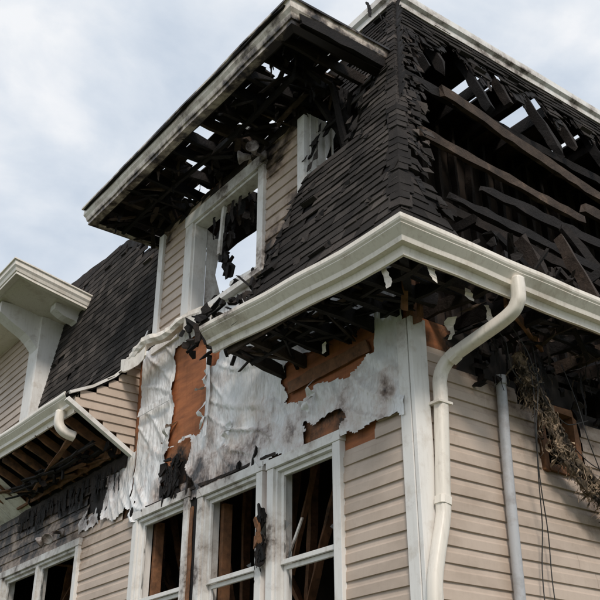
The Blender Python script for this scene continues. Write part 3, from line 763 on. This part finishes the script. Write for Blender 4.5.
# ---------------------------------------------------------------- separate fixtures
ds=empty('downspout')
mb=MB(); tube(mb,[(.87,.34,5.16),(.87,.34,5.04),(.85,.335,4.95),(.74,.315,4.86),(.28,.22,4.70),(.16,.19,4.62),(.115,.175,4.5),(.115,.17,4.3),(.115,.12,3.55),(.115,.10,3.38),(.115,.02,3.1),(.115,-.03,2.85),(.115,-.03,2.4),(.115,-.02,.3)],.05,16,lambda x,y,z:.06+.15*max(0,nz(x*9,y*9,z*3)),sq=.85,jit=.0007)
mb.obj('pipe',M_white,ds,smooth=True)
mb=MB()
for z,y in ((4.3,.17),(2.6,-.02)): box(mb,(.05,y-.075,z),(.172,y+.075,z+.02),ch=.1)
tube(mb,[(.28,.22,4.70),(.22,.205,4.665)],.056,16,.1,sq=.85); tube(mb,[(.115,.12,3.55),(.115,.112,3.49)],.056,16,.1,sq=.85)
mb.obj('joints',M_white,ds)
ds2=empty('downspout')
mb=MB(); tube(mb,[(.09,.93,4.72),(.09,.93,4.5),(.09,.9,3.6),(.09,.87,.3)],.045,14,.15,sub=10)
tube(mb,[(.09,.93,4.74),(.09,.93,4.66)],.055,14,.3)
mb.obj('pipe',M_grey,ds2,smooth=True)
cb=empty('hanging_cable')
mb=MB()
for (a,b,s) in (((.25,1.05,5.0),(.12,1.35,2.4),.0),((.3,1.1,5.1),(.1,1.2,2.6),.1),((.2,1.6,5.0),(.3,2.3,3.4),.25),((.4,.7,5.1),(.2,1.9,4.5),.3),((.1,1.2,4.8),(.15,2.6,4.3),.35),((.3,.6,5.1),(.25,1.3,4.7),.2)):
    a=Vector(a);b=Vector(b);tube(mb,[a+(b-a)*t+Vector((.06*math.sin(t*7),.05*math.sin(t*11+a.y),-s*4*t*(1-t))) for t in (0,.15,.3,.45,.6,.75,.9,1)],.005,6,sub=4)
mb.obj('wires',M_black,cb,smooth=True)
ins=empty('hanging_insulation')
mb=MB()
pts=[(.2,1.05,4.95),(.22,1.15,4.7),(.2,1.35,4.45),(.2,1.5,4.2),(.2,1.75,4.0),(.22,2.0,3.85),(.22,2.3,3.75),(.2,2.7,3.75)]
tube(mb,pts,.042,9,sub=14,jit=.02)
tube(mb,[Vector(p)+Vector((.03,.07,-.05)) for p in pts[1:6]],.034,8,sub=14,jit=.018)
tube(mb,[Vector(p)+Vector((.02,-.04,-.12)) for p in pts[3:8]],.028,8,sub=14,jit=.014)
for k in range(700):
    t=R()*(len(pts)-1.01); i=int(t); p=Vector(pts[i]).lerp(Vector(pts[i+1]),t-i)
    shard(mb,p+Vector((U(-.05,.06),U(-.08,.08),U(-.09,.06))),U(.04,.22),U(.004,.022),(U(-.4,.4),U(-.6,.6),-1),(U(-1,1),1,U(-.5,.5)),0,.4)
mb.obj('shreds',M_insul,ins)
def flood(loc,tilt):
    e=empty('flood_light')
    mb=MB(); L=Vector(loc)
    box(mb,L+Vector((-.05,.06,-.05)),L+Vector((.05,.10,.05)),.7)
    tube(mb,[L+Vector((0,.08,0)),L+Vector((0,-.03,-.01)),L+Vector((.0,-.07,-.05))],.02,8,.7)
    for sx in (-.09,.09):
        a=L+Vector((sx*.4,-.06,-.04)); b=L+Vector((sx*1.5,-.16,-.14+tilt))
        n=12; vs=[]; d=(b-a).normalized(); u=d.cross(Vector((0,0,1))).normalized(); w=d.cross(u)
        for j,(t,r) in enumerate(((0,.02),(.25,.035),(.6,.045),(.9,.075),(1.0,.078),(.95,.06))):
            for k in range(n):
                an=2*math.pi*k/n; vs.append(a+(b-a)*t+u*math.cos(an)*r+w*math.sin(an)*r)
        fs=[(i*n+k,i*n+(k+1)%n,(i+1)*n+(k+1)%n,(i+1)*n+k) for i in range(5) for k in range(n)]+[tuple(5*n+k for k in range(n))]
        mb.add(vs,fs,.55)
    mb.obj('lamp_heads',M_grey,e,smooth=True)
flood((-2.1,-.17,7.9),.1); flood((-6.55,-.2,4.55),0)

# ---------------------------------------------------------------- ground
mb=MB(); n=40; S=600
mb.add([(-S+2*S*i/n,-S+2*S*j/n,0) for i in range(n+1) for j in range(n+1)],[(i*(n+1)+j,(i+1)*(n+1)+j,(i+1)*(n+1)+j+1,i*(n+1)+j+1) for i in range(n) for j in range(n)])
mb.obj('ground',M_grass,None)
mb=MB(); box(mb,(-12,.03,.004),(-.03,.3,.55)); box(mb,(-.3,.31,.004),(-.03,12,.55)); mb.obj('foundation',M_grey,house)

# ---------------------------------------------------------------- sky, sun, camera
w=bpy.data.worlds.new('World'); sc.world=w; w.use_nodes=True; nt=w.node_tree; bg=nt.nodes['Background']
SE=math.radians(42); sunv=Vector((.86,-.5,0)).normalized(); SR=math.atan2(sunv.x,sunv.y)
sky=N(nt,'ShaderNodeTexSky',sky_type='NISHITA'); sky.sun_disc=False; sky.sun_elevation=SE; sky.sun_rotation=SR
tc=N(nt,'ShaderNodeTexCoord'); mp=N(nt,'ShaderNodeMapping'); mp.inputs['Scale'].default_value=(1,1,1.7); mp.inputs['Location'].default_value=(.3,1.2,.4)
nt.links.new(tc.outputs['Generated'],mp.inputs[0])
no=N(nt,'ShaderNodeTexNoise'); no.inputs['Scale'].default_value=4.4; no.inputs['Detail'].default_value=8; no.inputs['Roughness'].default_value=.52; no.inputs['Distortion'].default_value=.3
nt.links.new(mp.outputs[0],no.inputs['Vector'])
cl=ramp(nt,no.outputs['Fac'],[(.35,(5.5,6.3,7.4)),(.48,(7.0,7.6,8.4)),(.62,(9.1,9.25,9.5))])
c=mix(nt,.94,sky.outputs[0],cl)
nt.links.new(c,bg.inputs['Color']); bg.inputs['Strength'].default_value=.105
sl=bpy.data.lights.new('sun','SUN'); sl.energy=2.3; sl.angle=math.radians(12); sl.color=(1,.91,.81)
so=bpy.data.objects.new('sun',sl); col.objects.link(so)
dv=Vector((sunv.x*math.cos(SE),sunv.y*math.cos(SE),math.sin(SE))); so.rotation_euler=dv.to_track_quat('Z','Y').to_euler()
cd=bpy.data.cameras.new('camera'); cd.lens=36*938/600; cd.sensor_width=36; cd.clip_end=3000; cd.clip_start=.05
co=bpy.data.objects.new('camera',cd); col.objects.link(co); co.location=(5.043,-4.855,1.6)
p=math.radians(27.6); fw=Vector((-.8044*math.cos(p),.5941*math.cos(p),math.sin(p)))
co.rotation_euler=fw.to_track_quat('-Z','Y').to_euler(); sc.camera=co
sc.view_settings.view_transform='Standard'; sc.view_settings.look='None'; sc.view_settings.exposure=0
